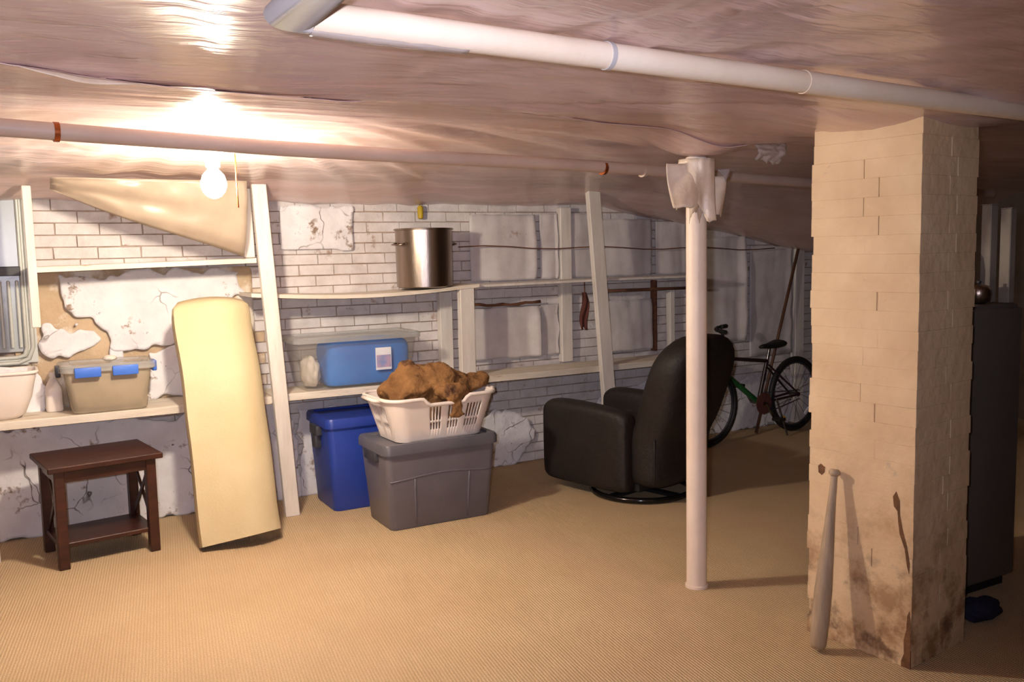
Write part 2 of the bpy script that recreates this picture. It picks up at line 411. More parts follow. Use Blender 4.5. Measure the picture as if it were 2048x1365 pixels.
patch([(.62, .72), (.66, .98), (.78, 1.0), (.95, .97), (1.2, .99), (1.25, .70), (.62, .70)], .016, 4, .04)
patch([(.45, 1.01), (.52, 1.01), (.53, .9), (.46, .9)], .018, 5, .008)
patch([(2.42, .0), (3.05, .0), (3.2, .22), (3.1, .34), (2.9, .4), (2.75, .36), (2.45, .42)], .014, 6, .05)
patch([(1.5, .0), (2.4, .0), (2.4, .5), (1.5, .55)], .012, 7, .05)
patch([(1.44, 1.535), (1.9, 1.53), (1.91, 1.80), (1.45, 1.80)], .012, 8, .006)
patch([(3.3, .0), (7.0, .0), (7.0, .35), (5.5, .4), (4.2, .5), (3.4, .3)], .012, 9, .05)
patch([(-1.3, .7), (.1, .7), (.13, .82), (.09, .95), (-1.3, .97)], .05, 12, .03)

# furring studs on the wall
for (xa, xb, z0, z1, m) in ((2.47, 2.56, .70, 1.24, 'white'), (3.42, 3.51, .70, 1.80, 'white'), (4.4, 4.445, .70, 1.24, 'white'), (5.73, 5.83, .0, 1.5, 'white'), (4.6, 4.66, .3, 1.62, 'lath'), (4.25, 4.275, .72, 1.26, 'lath')):
    obj('stud', B(xa, xb, WY-.075, WY-.018, z0, z1, bev=.004, seg=1), m, wall)

# backing sheets fixed between the studs
def backing(label, x0, x1, z0, z1, seed, bow=.03, curl=.04, y=WY-.03):
    def fn(u, v):
        x = x0+(x1-x0)*u; z = z0+(z1-z0)*v
        b = bow*math.sin(math.pi*u)*(.6+.4*math.sin(v*3+seed)) + .012*nz(x*5, z*2.5, seed) + .005*nz(x*16, z*7, seed)
        b += curl*max(0, u-.86)/.14*sm(1, .2, abs(v-.4)) 
        return Vector((x+.012*nz(1, z*9, seed)*(u > .9), y-max(.0, b)-.006, z+.01*nz(x*8, 2, seed)*(v < .06 or v > .94)))
    o = obj('backing_sheet', grid_mesh(22, 22, fn), 'paper', smooth=True); solidify(o, .005, 0)
    return T(o, label, 'sheet', 'white sheets on the brick wall')
backing('white buckled wall sheet right of the steel pot, above the shelf', 2.72, 3.22, 1.30, 1.75, 1)
backing('narrow white wall sheet left of a stud, above the upper shelf', 3.27, 3.41, 1.30, 1.76, 2, .015, .02)
backing('white wall sheet between the shelves with lifted dark right edge', 2.72, 3.235, .76, 1.115, 3, .02, .06)
backing('narrow white wall sheet between shelves, left of a stud', 3.27, 3.41, .76, 1.12, 4, .012, .01)
backing('narrow white wall sheet just left of the leaning front post, above shelf', 3.52, 3.76, 1.30, 1.76, 5, .012, .015)
backing('wide white wall sheet right of the leaning front post, above shelf', 3.79, 4.24, 1.30, 1.72, 6, .03, .02)
backing('white wall sheet right of the leaning front post, below upper shelf', 3.79, 4.235, .74, 1.12, 7, .025, .03)
backing('dim white wall sheet behind the steel column, above shelf', 4.29, 4.58, 1.30, 1.70, 8, .02, .01)
backing('dim white wall sheet above the bicycle handlebar', 4.72, 5.18, .74, 1.58, 9, .03, .05)
backing('dim white wall sheet behind the leaning brown stick', 5.25, 5.71, .6, 1.5, 10, .02, .02)
T(obj('strapping_wire', TB([(2.6+i*.19, WY-.105-.006*math.sin(i*1.7), 1.535+.010*math.sin(i*1.3)+.004*i*(-1)) for i in range(16)], .0045, 6), 'lath', smooth=True),
  'thin reddish brown wire strung across the white wall sheets', 'wire')
T(obj('lath_strip', TB([(2.70+i*.06, WY-.075, 1.135+.012*(i-4.5)**2/20+.004*math.sin(i*2)) for i in range(10)], [.009+.004*math.sin(i*1.9)**2 for i in range(10)], 6), 'lath', smooth=True),
  'reddish brown lath strip along torn sheet top between shelves', 'wood strip')

# ------------------------------------------------------------------ window at far left
win = S(thing('window_1', 'grey metal basement window with ribbed lower panel', 'window', (0, 0, 0)))
del win['category']
yw = WY-.012
obj('upper_pane', B(-.93, .05, yw-.03, yw, 1.47, 1.88), 'pane', win)
obj('meeting_rail', B(-.93, .05, yw-.055, yw, 1.425, 1.475, bev=.004, seg=1), 'dark', win)
obj('lower_panel', B(-.93, .05, yw-.02, yw, 1.02, 1.43), 'pane', win)
for i in range(24):
    obj('rib', B(-.90+i*.04, -.90+i*.04+.018, yw-.036, yw-.02, 1.04, 1.40, bev=.006, seg=2), 'alu', win)
def fpts(d): return [(-.97, yw-.03, .99-d), (.01, yw-.03, .99-d), (.043+d*.6, yw-.03, 1.0-d*.6), (.053+d, yw-.03, 1.04), (.053+d, yw-.03, 1.89)]
obj('window_frame', TB(fpts(.0), .011, 8), 'alu', win, True, 50)
obj('window_frame', TB(fpts(.03), .012, 8), 'alu', win, True, 50)
obj('window_frame', B(.05, .105, yw-.03, yw, .96, 1.89), 'alu', win)
obj('window_sill', B(-.95, .06, yw-.028, yw, .945, .985, bev=.006, seg=1), 'alu', win)

# ------------------------------------------------------------------ shelving on the wall
sh = thing('wall_shelving', 'white painted board shelving with leaning posts along the brick wall', 'shelving', (0, WY-.2, 0))
sh.location = (0, 0, 0)
def board(name, x0, x1, z, y0, y1, t, sag=None, mat='white2'):
    n = 24
    def top(x): return z+(sag(x) if sag else 0)
    bm = bmesh.new(); rg = []
    for i in range(n+1):
        x = x0+(x1-x0)*i/n; zz = top(x)
        rg.append([Vector((x, y0, zz-t)), Vector((x, y1, zz-t)), Vector((x, y1, zz)), Vector((x, y0+.003, zz)), Vector((x, y0, zz-.003))])
    loft(bm, rg); return obj(name, bm, mat, sh)
SHF = 5.12
board('lower_shelf_board', -1.4, 1.26, .700, SHF, WY-.035, .040)
board('lower_shelf_board', 1.262, 4.6, .700, SHF+.005, WY-.08, .040, lambda x: .006*math.sin(x*1.3))
board('upper_shelf_board', .09, 1.22, 1.482, SHF+.03, WY-.03, .028, lambda x: -.012+.02*(x-.1))
board('upper_shelf_board', 1.18, 2.62, 1.30, SHF+.02, WY-.02, .022, lambda x: -.034*math.sin(math.pi*min(1, max(0, (x-1.15)/1.45)))-.004)
board('upper_shelf_board', 2.6, 4.5, 1.292, SHF+.06, WY-.08, .016, lambda x: .004*math.sin(x*2), 'white')
def post(p0, p1, wx, wy, mat='white', name='post'):
    p0 = Vector(p0); p1 = Vector(p1); bm = bmesh.new()
    loft(bm, [[p+Vector((sx*wx/2, sy*wy/2, 0)) for sx, sy in ((-1, -1), (1, -1), (1, 1), (-1, 1))] for p in (p0, p1)])
    bmesh.ops.bevel(bm, geom=bm.edges[:], offset=.004, segments=1, affect='EDGES')
    return obj(name, bm, mat, sh)
post((.10, 5.135, 1.165), (.098, 5.135, 1.875), .042, .03)             # hanger board by the window
post((1.185, 5.17, 1.495), (1.175, 5.17, 1.88), .06, .035)              # short upright on the upper shelf
post((1.338, 5.085, 0), (1.238, 5.11, 1.90), .082, .045)                # full-height leaning post
post((2.535, 5.17, .70), (2.535, 5.17, 1.283), .1, .05)                 # between the shelves
post((3.625, 5.10, 0), (3.50, 5.14, 1.90), .098, .045)                  # leaning post near the recliner
post((-.165, 5.09, 0), (-.165, 5.09, .66), .06, .05)                    # leg under the left end
obj('ledger', B(1.23, 2.45, WY-.055, WY-.025, .62, .66), 'white', sh)

# ------------------------------------------------------------------ pillar
pil = S(thing('trim_1', 'cream painted masonry pillar', 'pillar', (2.684, 1.993, 0), R(7.3))); del pil['category']
PW, PD = .372, .425
bm = B(.006, PW-.006, .006, PD-.006, 0, 1.93); obj('pillar_core', bm, 'pillar', pil)
def pbrick(x0, x1, y0, y1, h, seed):
    g = .0; bm = bmesh.new(); box(bm, x0+g, x1-g, y0+g, y1-g, 0, h, bev=.001, seg=1)
    r2 = random.Random(seed)
    for v in bm.verts:
        v.co.x += r2.uniform(-.0004, .0004); v.co.y += r2.uniform(-.0004, .0004)
    bmesh.ops.recalc_face_normals(bm, faces=bm.faces[:])
    me = bpy.data.meshes.new('brick'); bm.to_mesh(me); bm.free(); me.materials.append(MAT['pillar']); return me
PH = .0665
lay = []
for par in range(2):
    sx = PW*(.5 if par else .62); sy = PD*(.5 if not par else .36)
    for (a, b, bx) in ((0, sx, 0), (sx, PW, 1)):
        for (c, d, by) in ((0, sy, 0), (sy, PD, 1)):
            lay.append((par, bx, by, [pbrick(a, b, c, d, PH, s) for s in range(5)]))
rr = random.Random(11)
for j in range(29):
    ragx, ragy = rr.uniform(-.008, .006), rr.uniform(-.009, .006)       # uneven courses on the two far sides
    for par, bx, by, mes in lay:
        if par != j % 2: continue
        o = link('brick', mes[rr.randrange(5)], None, pil)
        o.location = ((ragx if bx else rr.uniform(-.0008, .0008)), (ragy if by else rr.uniform(-.0008, .0008)), j*PH)

MAT['chip'] = M('bare_brown_chip', (128, 90, 60), (90, 62, 42), 30, .95, .6, 60)
def chip(pts, t=.0016):
    # flat flake outline on the left face, (distance from near corner, height)
    bm = bmesh.new(); a = [bm.verts.new((.0-t, y, z)) for y, z in pts]; b = [bm.verts.new((.004, y, z)) for y, z in pts]
    n = len(pts); bm.faces.new(a); bm.faces.new(b[::-1])
    for i in range(n): bm.faces.new((a[i], b[i], b[(i+1) % n], a[(i+1) % n]))
    return obj('paint_chip', bm, 'chip', pil)
chip([(.052, .60), (.066, .63), (.078, .61), (.074, .575), (.060, .56), (.056, .52), (.05, .48), (.030, .43), (.020, .37), (.012, .345), (.010, .38), (.022, .44), (.040, .50), (.050, .55)])
chip([(.0, .17), (.008, .21), (.015, .19), (.017, .14), (.026, .10), (.024, .05), (.034, .02), (.034, .0), (.0, .0)])
chip([(.355, .665), (.372, .675), (.384, .665), (.382, .64), (.368, .632), (.356, .645)])

# ------------------------------------------------------------------ pipes under the ceiling
pp = thing('drain_pipe', 'thick cream pipe with grey elbow running under the near ceiling', 'pipe', (.44, 1.62, 1.9))
pp.location = (0, 0, 0)
PA, PB = Vector((.463, 1.60, 1.921)), Vector((3.6, 1.83, 1.912))
d = (PB-PA).normalized()
obj('pipe', TB([PA+d*.02, PA+d*1.0, PA+d*2.0, PB], .0285, 20), 'pipe', pp, True, 50)
obj('elbow', TB([PA+d*.03, PA, PA+Vector((.0, -.5, .006)), PA+Vector((.02, -2.2, .01))], .0305, 20), 'greypipe', pp, True, 40)
obj('coupling', TB([PA+d*.70, PA+d*.712], .0305, 20), 'greypipe', pp, True, 50)
obj('coupling', TB([PA+d*1.35, PA+d*1.358], .0300, 20), 'pipe', pp, True, 50)
def tape(u, v):
    x = .03+.32*u; a = -math.pi*.5+(v-.5)*1.0
    p = PA+d*x
    return Vector((p.x, p.y+.032*math.cos(a), p.z+.032*math.sin(a)-.004*math.sin(math.pi*u)*v-.002*nz(u*9, v*3, 1)))
o = obj('torn_wrap', grid_mesh(20, 5, tape), 'film', pp, True); solidify(o, .001)
p2 = thing('water_pipe', 'thin tan pipe with clips running across behind the bulb', 'pipe')
Q0, Q1 = Vector((-1.2, 2.99, 1.913)), Vector((6.0, 3.905, 1.828)); d2 = (Q1-Q0)
obj('pipe', TB([Q0+d2*(i/14)+Vector((0, 0, .006*math.sin(i*1.1))) for i in range(15)], .0275, 16), 'pipe2', p2, True, 50)
for t_, m_ in ((.187, 'copper'), (.50, 'copper'), (.535, 'pipe2')):
    obj('clip', TB([Q0+d2*t_, Q0+d2*(t_+.0022)], .031, 16), m_, p2, True, 50)

# ------------------------------------------------------------------ bulb
lp = thing('bare_bulb', 'glowing bare bulb in a ceiling socket with pull chain', 'lamp', (.74, 3.78, 0))
bm = bmesh.new(); lathe(bm, [(.055, 1.935), (.055, 1.915), (.03, 1.905), (.028, 1.862), (.02, 1.858)], 24); obj('socket', bm, 'porcelain', lp, True, 50)
bm = bmesh.new(); lathe(bm, [(.016, 1.86), (.022, 1.85), (.042, 1.828), (.050, 1.80), (.050, 1.785), (.042, 1.762), (.026, 1.744), (.010, 1.737), (.001, 1.736)], 24); obj('bulb', bm, 'bulb', lp, True)
obj('pull_chain', TB([(.09, .0, 1.93), (.09, 0, 1.80), (.093, 0, 1.70)], .003, 6), 'copper', lp, True)

# ------------------------------------------------------------------ steel column with torn film at its top
col = thing('steel_column', 'round cream steel column wrapped in torn film at its top', 'column', (2.575, 3.0, 0))
bm = bmesh.new(); lathe(bm, [(.044, 0), (.044, 1.88)], 28); obj('pole', bm, 'pole', col, True, 50)
bm = bmesh.new(); lathe(bm, [(.05, 0), (.05, .012), (.044, .014)], 28); obj('base_collar', bm, 'pole', col, True, 40)
def wrapf(seed, r0, r1, ang0, ang1, ztop, zb):
    def fn(u, v):
        a = ang0+(ang1-ang0)*u; z = ztop+(zb(u)-ztop)*v
        r = r0+(r1-r0)*v+.012*math.sin(a*5+seed)*v+.008*nz(a*3, z*9, seed)
        return Vector((r*math.cos(a), r*math.sin(a), z))
    return grid_mesh(36, 12, fn)
o = obj('film_wrap', wrapf(1, .075, .072, R(150), R(420), 1.87, lambda u: 1.66+.05*math.sin(u*9)+.03*nz(u*12, 3)), 'wrap', col, True); solidify(o, .003)
o = obj('film_wrap', wrapf(2, .06, .055, R(200), R(300), 1.86, lambda u: 1.60+.05*abs(math.sin(u*7))+.02*nz(u*14, 5)), 'film2', col, True); solidify(o, .002)
def flap(x0, x1, zt, zb, y, yaw, seed):
    def fn(u, v):
        x = x0+(x1-x0)*u; return Vector((x, y+.03*math.sin(u*3+v*2+seed)+yaw*v, zt+(zb-zt)*v+.012*nz(u*5, 1, seed)*v))
    return grid_mesh(14, 14, fn)
o = obj('film_flap', flap(-.155, -.03, 1.85, 1.665, -.02, -.02, 1), 'wrap', col, True); solidify(o, .003)
o = obj('film_flap', flap(.03, .135, 1.80, 1.635, -.01, -.02, 2), 'wrap', col, True); solidify(o, .003)
o = obj('film_flap', flap(.10, .165, 1.83, 1.775, -.02, -.02, 3), 'film', col, True); solidify(o, .002)

# loose scraps of film at the ceiling
def scrap(name, label, P, mat='film', seed=0, n=14):
    a, b, c, d_ = [Vector(p) for p in P]
    def fn(u, v):
        p = (a*(1-u)+b*u)*(1-v)+(d_*(1-u)+c*u)*v; k = math.sin(math.pi*min(1, v))
        return p+Vector((0, -.03*k+.015*nz(u*5, v*5, seed), .012*nz(u*7, v*7, seed+3)))
    o = obj(name, grid_mesh(n, n, fn), mat, smooth=True); solidify(o, .0015); return T(o, label, 'plastic film')
scrap('film_scrap', 'small clear plastic scrap hanging between steel column and pillar', [(2.78, 2.88, 1.93), (2.99, 2.9, 1.945), (2.94, 2.9, 1.85), (2.79, 2.88, 1.868)], seed=1)
scrap('film_scrap', 'tiny torn film strip at pillar top left corner', [(3.02, 2.72, 1.94), (3.08, 2.74, 1.945), (3.07, 2.72, 1.90), (3.03, 2.70, 1.86)], seed=2)

# droop of the ceiling film over the left shelf bay
def droop(u, v):
    x = .20+(1.13-.20)*u
    zl = 1.85-.36*u-.012*math.sin(u*5)
    zt = 1.90
    z = zt+(zl-zt)*v
    y = 4.90+.12*v+.05*u*v-.05*math.sin(math.pi*v)*u+.03*nz(u*3, v*3, 1)+.012*nz(u*9, v*4, 2)
    return Vector((x, y, z))
o = obj('drooping_film', grid_mesh(30, 18, droop), 'film2', smooth=True); solidify(o, .002)
T(o, 'sagging tan plastic film drooping from ceiling below the bulb', 'plastic film')

# ------------------------------------------------------------------ side table
tb = thing('side_table', 'dark wood side table with crossed sides and low shelf', 'table', (.118, 4.775, 0), R(8.5))
TW, TD, TH = .475, .40, .515
obj('tabletop', B(-.03, TW+.03, -.03, TD+.03, TH-.028, TH, bev=.004, seg=1), 'dwood', tb)
for x in (0, TW-.048):
    for y in (0, TD-.048): obj('leg', B(x, x+.048, y, y+.048, 0, TH-.028, bev=.003, seg=1), 'dwood', tb)
for y in (.008, TD-.03): obj('apron', B(.048, TW-.048, y, y+.02, TH-.085, TH-.028), 'dwood', tb)
for x in (.008, TW-.03): obj('apron', B(x, x+.02, .048, TD-.048, TH-.085, TH-.028), 'dwood', tb)
obj('lower_shelf', B(.01, TW-.01, .03, TD-.03, .10, .122, bev=.003, seg=1), 'dwood', tb)
for x in (.02, TW-.036):
    for s in (0, 1):
        p0 = Vector((x+.008+.009*s, .045, .13 if s else TH-.09)); p1 = Vector((x+.008+.009*s, TD-.045, TH-.09 if s else .13))
        bm = bmesh.new(); dd = (p1-p0).normalized(); nn = Vector((0, -dd.z, dd.y))
        loft(bm, [[p+Vector((sx*.005, 0, 0))+nn*sy*.011 for sx, sy in ((-1, -1), (1, -1), (1, 1), (-1, 1))] for p in (p0, p1)])
        obj('cross_brace', bm, 'dwood', tb)

# ------------------------------------------------------------------ foam pad
fm = thing('foam_pad', 'long yellowed foam pad leaning against the lower shelf', 'foam pad', (.965, 4.675, 0))
L = 1.325; tilt = R(17.0)
def foam_sec(t):
    w_ = .40*(1-.02*t); c = []
    # cross-section: flat-backed, front slightly domed towards the right
    for i in range(13):
        u = i/12; x = -w_/2+w_*u
        y = -.065*math.sin(math.pi*u**1.5)-.012*u
        c.append((x, y))
    c += [(w_/2+.012, .03), (w_/2, .10), (w_/2-.03, .125), (-w_/2+.03, .11), (-w_/2, .09), (-w_/2-.006, .04)]
    return c
rg = []; N = 26
for j in range(N+1):
    t = j/N; h = L*t
    e = max(0, (t-.93)/.07); k = math.sqrt(max(0.02, 1-e*e))
    bow = -.02*math.sin(math.pi*t)
    sec = foam_sec(t); row = []
    for i, (x, y) in enumerate(sec):
        xx = x*(1 if e == 0 else (.80+.20*k)); yy = .05+(y-.05)*k
        hz_ = h+(.032*(x+.2)/.4)*(1-t)**6      # bottom edge lifts to the right
        if e: hz_ = h - .02*((x/.2)**2)*e
        xx += .012*nz(t*4, 1, 2)+(-.02*t)
        row.append(Vector((xx, yy*math.cos(tilt)+hz_*math.sin(tilt)+bow, hz_*math.cos(tilt)-yy*math.sin(tilt))))
    rg.append(row)
minz = min(p.z for r_ in rg for p in r_)
for r_ in rg:
    for p in r_: p.z -= minz
bm = bmesh.new(); loft(bm, rg); o = obj('pad', bm, 'foam', fm, True, 60)
o.data.materials.append(MAT['foamend']); o.data.polygons[len(o.data.polygons)-2].material_index = 1
bm = bmesh.new(); q = [Vector((.05, .06, .0)), Vector((.21, .05, .0)), Vector((.225, .12, .0)), Vector((.06, .14, 0))]
loft(bm, [q, [p+Vector((.0, .03, .09)) for p in q]]); obj('folded_end', bm, 'foamend', fm)

# ------------------------------------------------------------------ storage totes
def tote(name, label, cat, loc, w0, d0, w1, d1, h, mats, rz=0, lidh=.035, lidw=.03):
    t = thing(name, label, cat, loc, rz)
    bm = bmesh.new(); prof = [(0, .0), (.0, .02), (.33, .33), (.62, .62), (.66, .63), (1, 1)]
    rg = []
    for k, s in ((0, 0), (.02, .02), (.55, .55), (.57, .60), (.985, 1.0), (1, 1.0)):
        inset = .012 if k == 0 else 0
        rg.append(rrect(w0+(w1-w0)*s-inset, d0+(d1-d0)*s-inset, .035, 5, h*k))
    loft(bm, rg); body = obj('body', bm, mats[0], t, True, 40)
    bm = bmesh.new(); lw, ld = w1+lidw, d1+lidw
    loft(bm, [rrect(lw, ld, .045, 5, h-.02), rrect(lw, ld, .045, 5, h+lidh*.5), rrect(lw-.016, ld-.016, .04, 5, h+lidh), rrect(lw-.07, ld-.07, .03, 5, h+lidh), rrect(lw-.08, ld-.08, .03, 5, h+lidh-.010)])
    obj('lid', bm, mats[1], t, True, 35)
    return t
gw0, gd0, gw1, gd1, gh = .600, .345, .665, .410, .445
gt = tote('storage_tote', 'lidded grey plastic tote under the white laundry basket', 'storage tote', (2.015, 4.650, 0), gw0, gd0, gw1, gd1, gh, ('greytub', 'greylid'), R(0))
for sx in (-1, 1):
    bm = bmesh.new(); box(bm, sx*(gw1/2+.0)-.022, sx*(gw1/2)+.022, -.085, .085, gh-.075, gh-.02, bev=.008); obj('handle', bm, 'handle', gt, True, 40)
def frontface(x, z, off): return Vector((x*(1+.1*z/gh), -(gd0/2+(gd1-gd0)/2*(z/gh))-off, z))
for x in (-.155, .155):                                     # raised ribs and arch on the long side
    bm = bmesh.new(); tube(bm, [frontface(x+.02*(1 if x < 0 else -1)*0, z, .0) for z in (.02, .12, .22, .28)], .005, 6); obj('rib', bm, 'greytub', gt, True)
obj('rib', TB([frontface(x, .285+.012*math.cos(x*9), .0) for x in [-.29+.058*i for i in range(11)]], .005, 6), 'greytub', gt, True)
bt = tote('storage_tote', 'lidded blue plastic tote half hidden behind the grey tote', 'storage tote', (1.835, 5.19, 0), .53, .36, .585, .415, .52, ('bluetub', 'bluelid'), 0)
for sx in (-1, 1):
    hb = obj('handle', B(sx*.305-.02, sx*.305+.02, -.07, .07, .44, .50, bev=.008), 'handle', bt, True, 40)
    obj('latch_tab', B(sx*.30-.022, sx*.30+.022, -.03, .04, .36, .44, bev=.006), 'handle', bt, True, 40)

def cleartote(name, label, loc, w0, d0, w1, d1, h, rz=0, mat='clear'):
    t = thing(name, label, 'storage tote', loc, rz)
    bm = bmesh.new(); loft(bm, [rrect(w0-.02, d0-.02, .03, 5, 0.002), rrect(w0, d0, .035, 5, .014), rrect(w1, d1, .035, 5, h-.02), rrect(w1+.03, d1+.03, .04, 5, h-.018), rrect(w1+.03, d1+.03, .04, 5, h)], caps=False)
    f = bm.verts[:]; bm.verts.ensure_lookup_table(); bm.faces.new([bm.verts[i] for i in range(24)][::-1])
    o = obj('body', bm, mat, t, True, 40); solidify(o, .003, -1)
    bm = bmesh.new(); loft(bm, [rrect(w1+.05, d1+.05, .045, 5, h-.012), rrect(w1+.05, d1+.05, .045, 5, h+.012), rrect(w1+.03, d1+.03, .04, 5, h+.022), rrect(w1-.06, d1-.06, .03, 5, h+.022), rrect(w1-.07, d1-.07, .03, 5, h+.014)])
    obj('lid', bm, 'clearlid', t, True, 35); return t
ct = cleartote('clear_tote', 'long clear tote of blue fabric on the lower shelf', (1.795, 5.275, .702), .66, .28, .75, .31, .30)
lb = obj('label', B(.10, .20, -.1585, -.155, .10, .235), 'labelw', ct)
obj('label_picture', B(.105, .195, -.1605, -.1585, .115, .19), 'label', lb)
def lump(name, label, cat, loc, dims, mat, seed, amp=.2, f=2.2, sub=4, flat=True, power=2.0):
    bm = bmesh.new(); bmesh.ops.create_icosphere(bm, subdivisions=sub, radius=1)
    for v in bm.verts:
        n_ = v.co.normalized(); m_ = (abs(n_.x)**power+abs(n_.y)**power+abs(n_.z)**power)**(-1/power)
        k = m_*(1+amp*noise.noise(n_*f+Vector((seed, 0, 0)))+amp*.45*noise.noise(n_*f*2.7+Vector((0, seed, 0))))
        v.co = Vector((n_.x*dims[0]*k, n_.y*dims[1]*k, n_.z*dims[2]*k))
        if flat and v.co.z < -dims[2]*.8: v.co.z = -dims[2]*.8
    z0 = min(v.co.z for v in bm.verts)
    for v in bm.verts: v.co.z -= z0
    o = obj(name, bm, mat, smooth=True); o.location = loc
    return T(o, label, cat) if label else o
lump('folded_fabric', 'bright blue fabric filling most of the long clear tote', 'fabric', (1.872, 5.275, .720), (.265, .128, .150), 'bluecloth', 3, .03, 1.5, 5, power=7)
lump('white_bundle', 'white cloth bundle at left inside the long clear tote', 'cloth', (1.53, 5.265, .722), (.055, .095, .10), 'whitecloth', 5, .18)

cb = cleartote('clear_bin', 'clear bin with two blue latches on the left lower shelf', (.42, 5.262, .702), .37, .26, .42, .29, .235, 0, 'milky')
for x in (-.165, .015):
    obj('latch', B(x, x+.125, -.185, -.165, .195, .247, bev=.005), 'latch', cb, True, 40)
for sx in (-1, 1): obj('side_latch', B(sx*.236-.012, sx*.236+.012, -.05, .05, .19, .247, bev=.005), 'latch' if sx > 0 else 'handle', cb, True, 40)
lump('folded_cloth', 'tan cloth packed inside the clear bin with blue latches', 'cloth', (.42, 5.262, .722), (.165, .11, .098), 'greycloth', 8, .1, power=5)
o = lump('plastic_bag_knot', 'small pale crumpled wad on top of the clear bin', 'wad', (.44, 5.26, .9605), (.035, .03, .016), 'whitecloth', 9, .2, sub=3)
# white jug and white bundle by the window
jg = thing('white_jug', 'slim white jug between clear bin and white bundle', 'jug', (.163, 5.36, .702))
bm = bmesh.new(); loft(bm, [rrect(.078, .10, .02, 4, 0), rrect(.085, .11, .022, 4, .01), rrect(.08, .105, .022, 4, .12), rrect(.045, .06, .02, 4, .16), rrect(.032, .032, .0155, 4, .175), rrect(.032, .032, .0155, 4, .19)]); obj('body', bm, 'basket', jg, True, 50)
bm = bmesh.new(); lathe(bm, [(.019, .185), (.019, .205)], 16); obj('cap', bm, 'basket', jg, True, 50)
tu = thing('white_tub', 'white flared tub on the shelf below the grey window', 'tub', (-.125, 5.27, .702))
bm = bmesh.new(); loft(bm, [rrect(.24, .16, .06, 6, .0), rrect(.30, .20, .07, 6, .02), rrect(.37, .235, .07, 6, .11), rrect(.42, .26, .06, 6, .235), rrect(.40, .24, .055, 6, .235), rrect(.35, .215, .06, 6, .11), rrect(.28, .18, .06, 6, .03)]); obj('body', bm, 'basket', tu, True, 50)
bm = bmesh.new(); tube(bm, [tuple(p) for p in rrect(.425, .265, .06, 6, .236)], .009, 8, loop=True); obj('rim', bm, 'basket', tu, True)

# ------------------------------------------------------------------ stock pot
pt = thing('stock_pot', 'tall stainless steel stock pot on the upper shelf', 'pot', (2.305, 5.285, 1.283))
bm = bmesh.new(); lathe(bm, [(.165, .0), (.178, .008), (.180, .36), (.188, .362), (.189, .37), (.181, .372), (.174, .366), (.172, .02), (.001, .018)], 48, caps=True); obj('body', bm, 'steel', pt, True, 35)
for sg in (-1, 1):
    a = R(195) if sg < 0 else R(8); u = Vector((math.cos(a), math.sin(a), 0)); v = Vector((-u.y, u.x, 0))
    obj('handle', TB([u*.178+v*-.05+Vector((0, 0, .28)), u*.212+v*-.045+Vector((0, 0, .272)), u*.222+Vector((0, 0, .268)), u*.212+v*.045+Vector((0, 0, .272)), u*.178+v*.05+Vector((0, 0, .28))], .006, 8), 'steel', pt, True)

# ------------------------------------------------------------------ laundry basket
bk = thing('laundry_basket', 'white slotted laundry basket on the grey tote', 'basket', (2.035, 4.655, gh+.0255), R(2))
BWt, BDt, BWb, BDb, BHt = .66, .43, .52, .32, .245
def per(s):          # rounded rectangle perimeter direction, s in 0..1 -> unit-ish (x,y) on shape of given size
    pts = PER; f = s*len(pts); i = int(f) % len(pts); t = f-int(f); a = pts[i]; b = pts[(i+1) % len(pts)]; return (a[0]+(b[0]-a[0])*t, a[1]+(b[1]-a[1])*t)
def arc_per(w, d, r, n):
    raw = []
    for p in rrect(w, d, r, 10): raw.append((p.x, p.y))
    raw.append(raw[0]); ln = [0]
    for a, b in zip(raw, raw[1:]): ln.append(ln[-1]+math.hypot(b[0]-a[0], b[1]-a[1]))
    out = []
    for k in range(n):
        t = ln[-1]*k/n; i = max(j for j in range(len(ln)) if ln[j] <= t+1e-9); i = min(i, len(raw)-2)
        u = (t-ln[i])/(ln[i+1]-ln[i]+1e-9); out.append((raw[i][0]+(raw[i+1][0]-raw[i][0])*u, raw[i][1]+(raw[i+1][1]-raw[i][1])*u))
    return out
NP = 200; PT = arc_per(BWt, BDt, .09, NP)
rows = [0, .02, .06, .26, .42, .47, .63, .79, .84, .96, 1.0]
bm = bmesh.new(); vv = []
for v in rows:
    sx = (BWb+(BWt-BWb)*v)/BWt; sy = (BDb+(BDt-BDb)*v)/BDt
    if v == 0: sx *= .97; sy *= .96
    row = []
    for x, y in PT:
        z = BHt*v
        if v > .9 and y < 0 and abs(x) < .14: z -= .035*(1-sm(.10, .14, abs(x)))*(v-.84)/.16
        row.append(bm.verts.new((x*sx, y*sy, z)))
    vv.append(row)
def slot(k, v):
    x, y = PT[k]
    if not (.26 <= v < .42 or .42 <= v < .45 or .47 <= v < .79): return False
    if (.42 <= v < .47): return False
    if k % 2: return False
    if y < -BDt/2+.012: return any(a <= x <= b for a, b in ((-.115, -.02), (.02, .095), (.14, .235)))
    if y > BDt/2-.012: return any(a <= x <= b for a, b in ((-.22, -.13), (-.05, .05), (.13, .22)))
    if abs(x) > BWt/2-.012: return any(a <= y <= b for a, b in ((-.10, -.02), (.03, .11)))
    return False
for j in range(len(rows)-1):
    for k in range(NP):
        if slot(k, rows[j]): continue
        bm.faces.new((vv[j][k], vv[j][(k+1) % NP], vv[j+1][(k+1) % NP], vv[j+1][k]))
bm.faces.new(vv[0][::-1])
o = obj('body', bm, 'basket', bk, True, 45); solidify(o, .0035, -1)
bm = bmesh.new(); rimp = []
for k in range(0, NP, 2):
    x, y = PT[k]; z = BHt-.002
    if y < 0 and abs(x) < .14: z -= .035*(1-sm(.10, .14, abs(x)))
    rimp.append((x*1.015, y*1.02, z))
tube(bm, rimp, .011, 8, loop=True); obj('rim', bm, 'basket', bk, True)
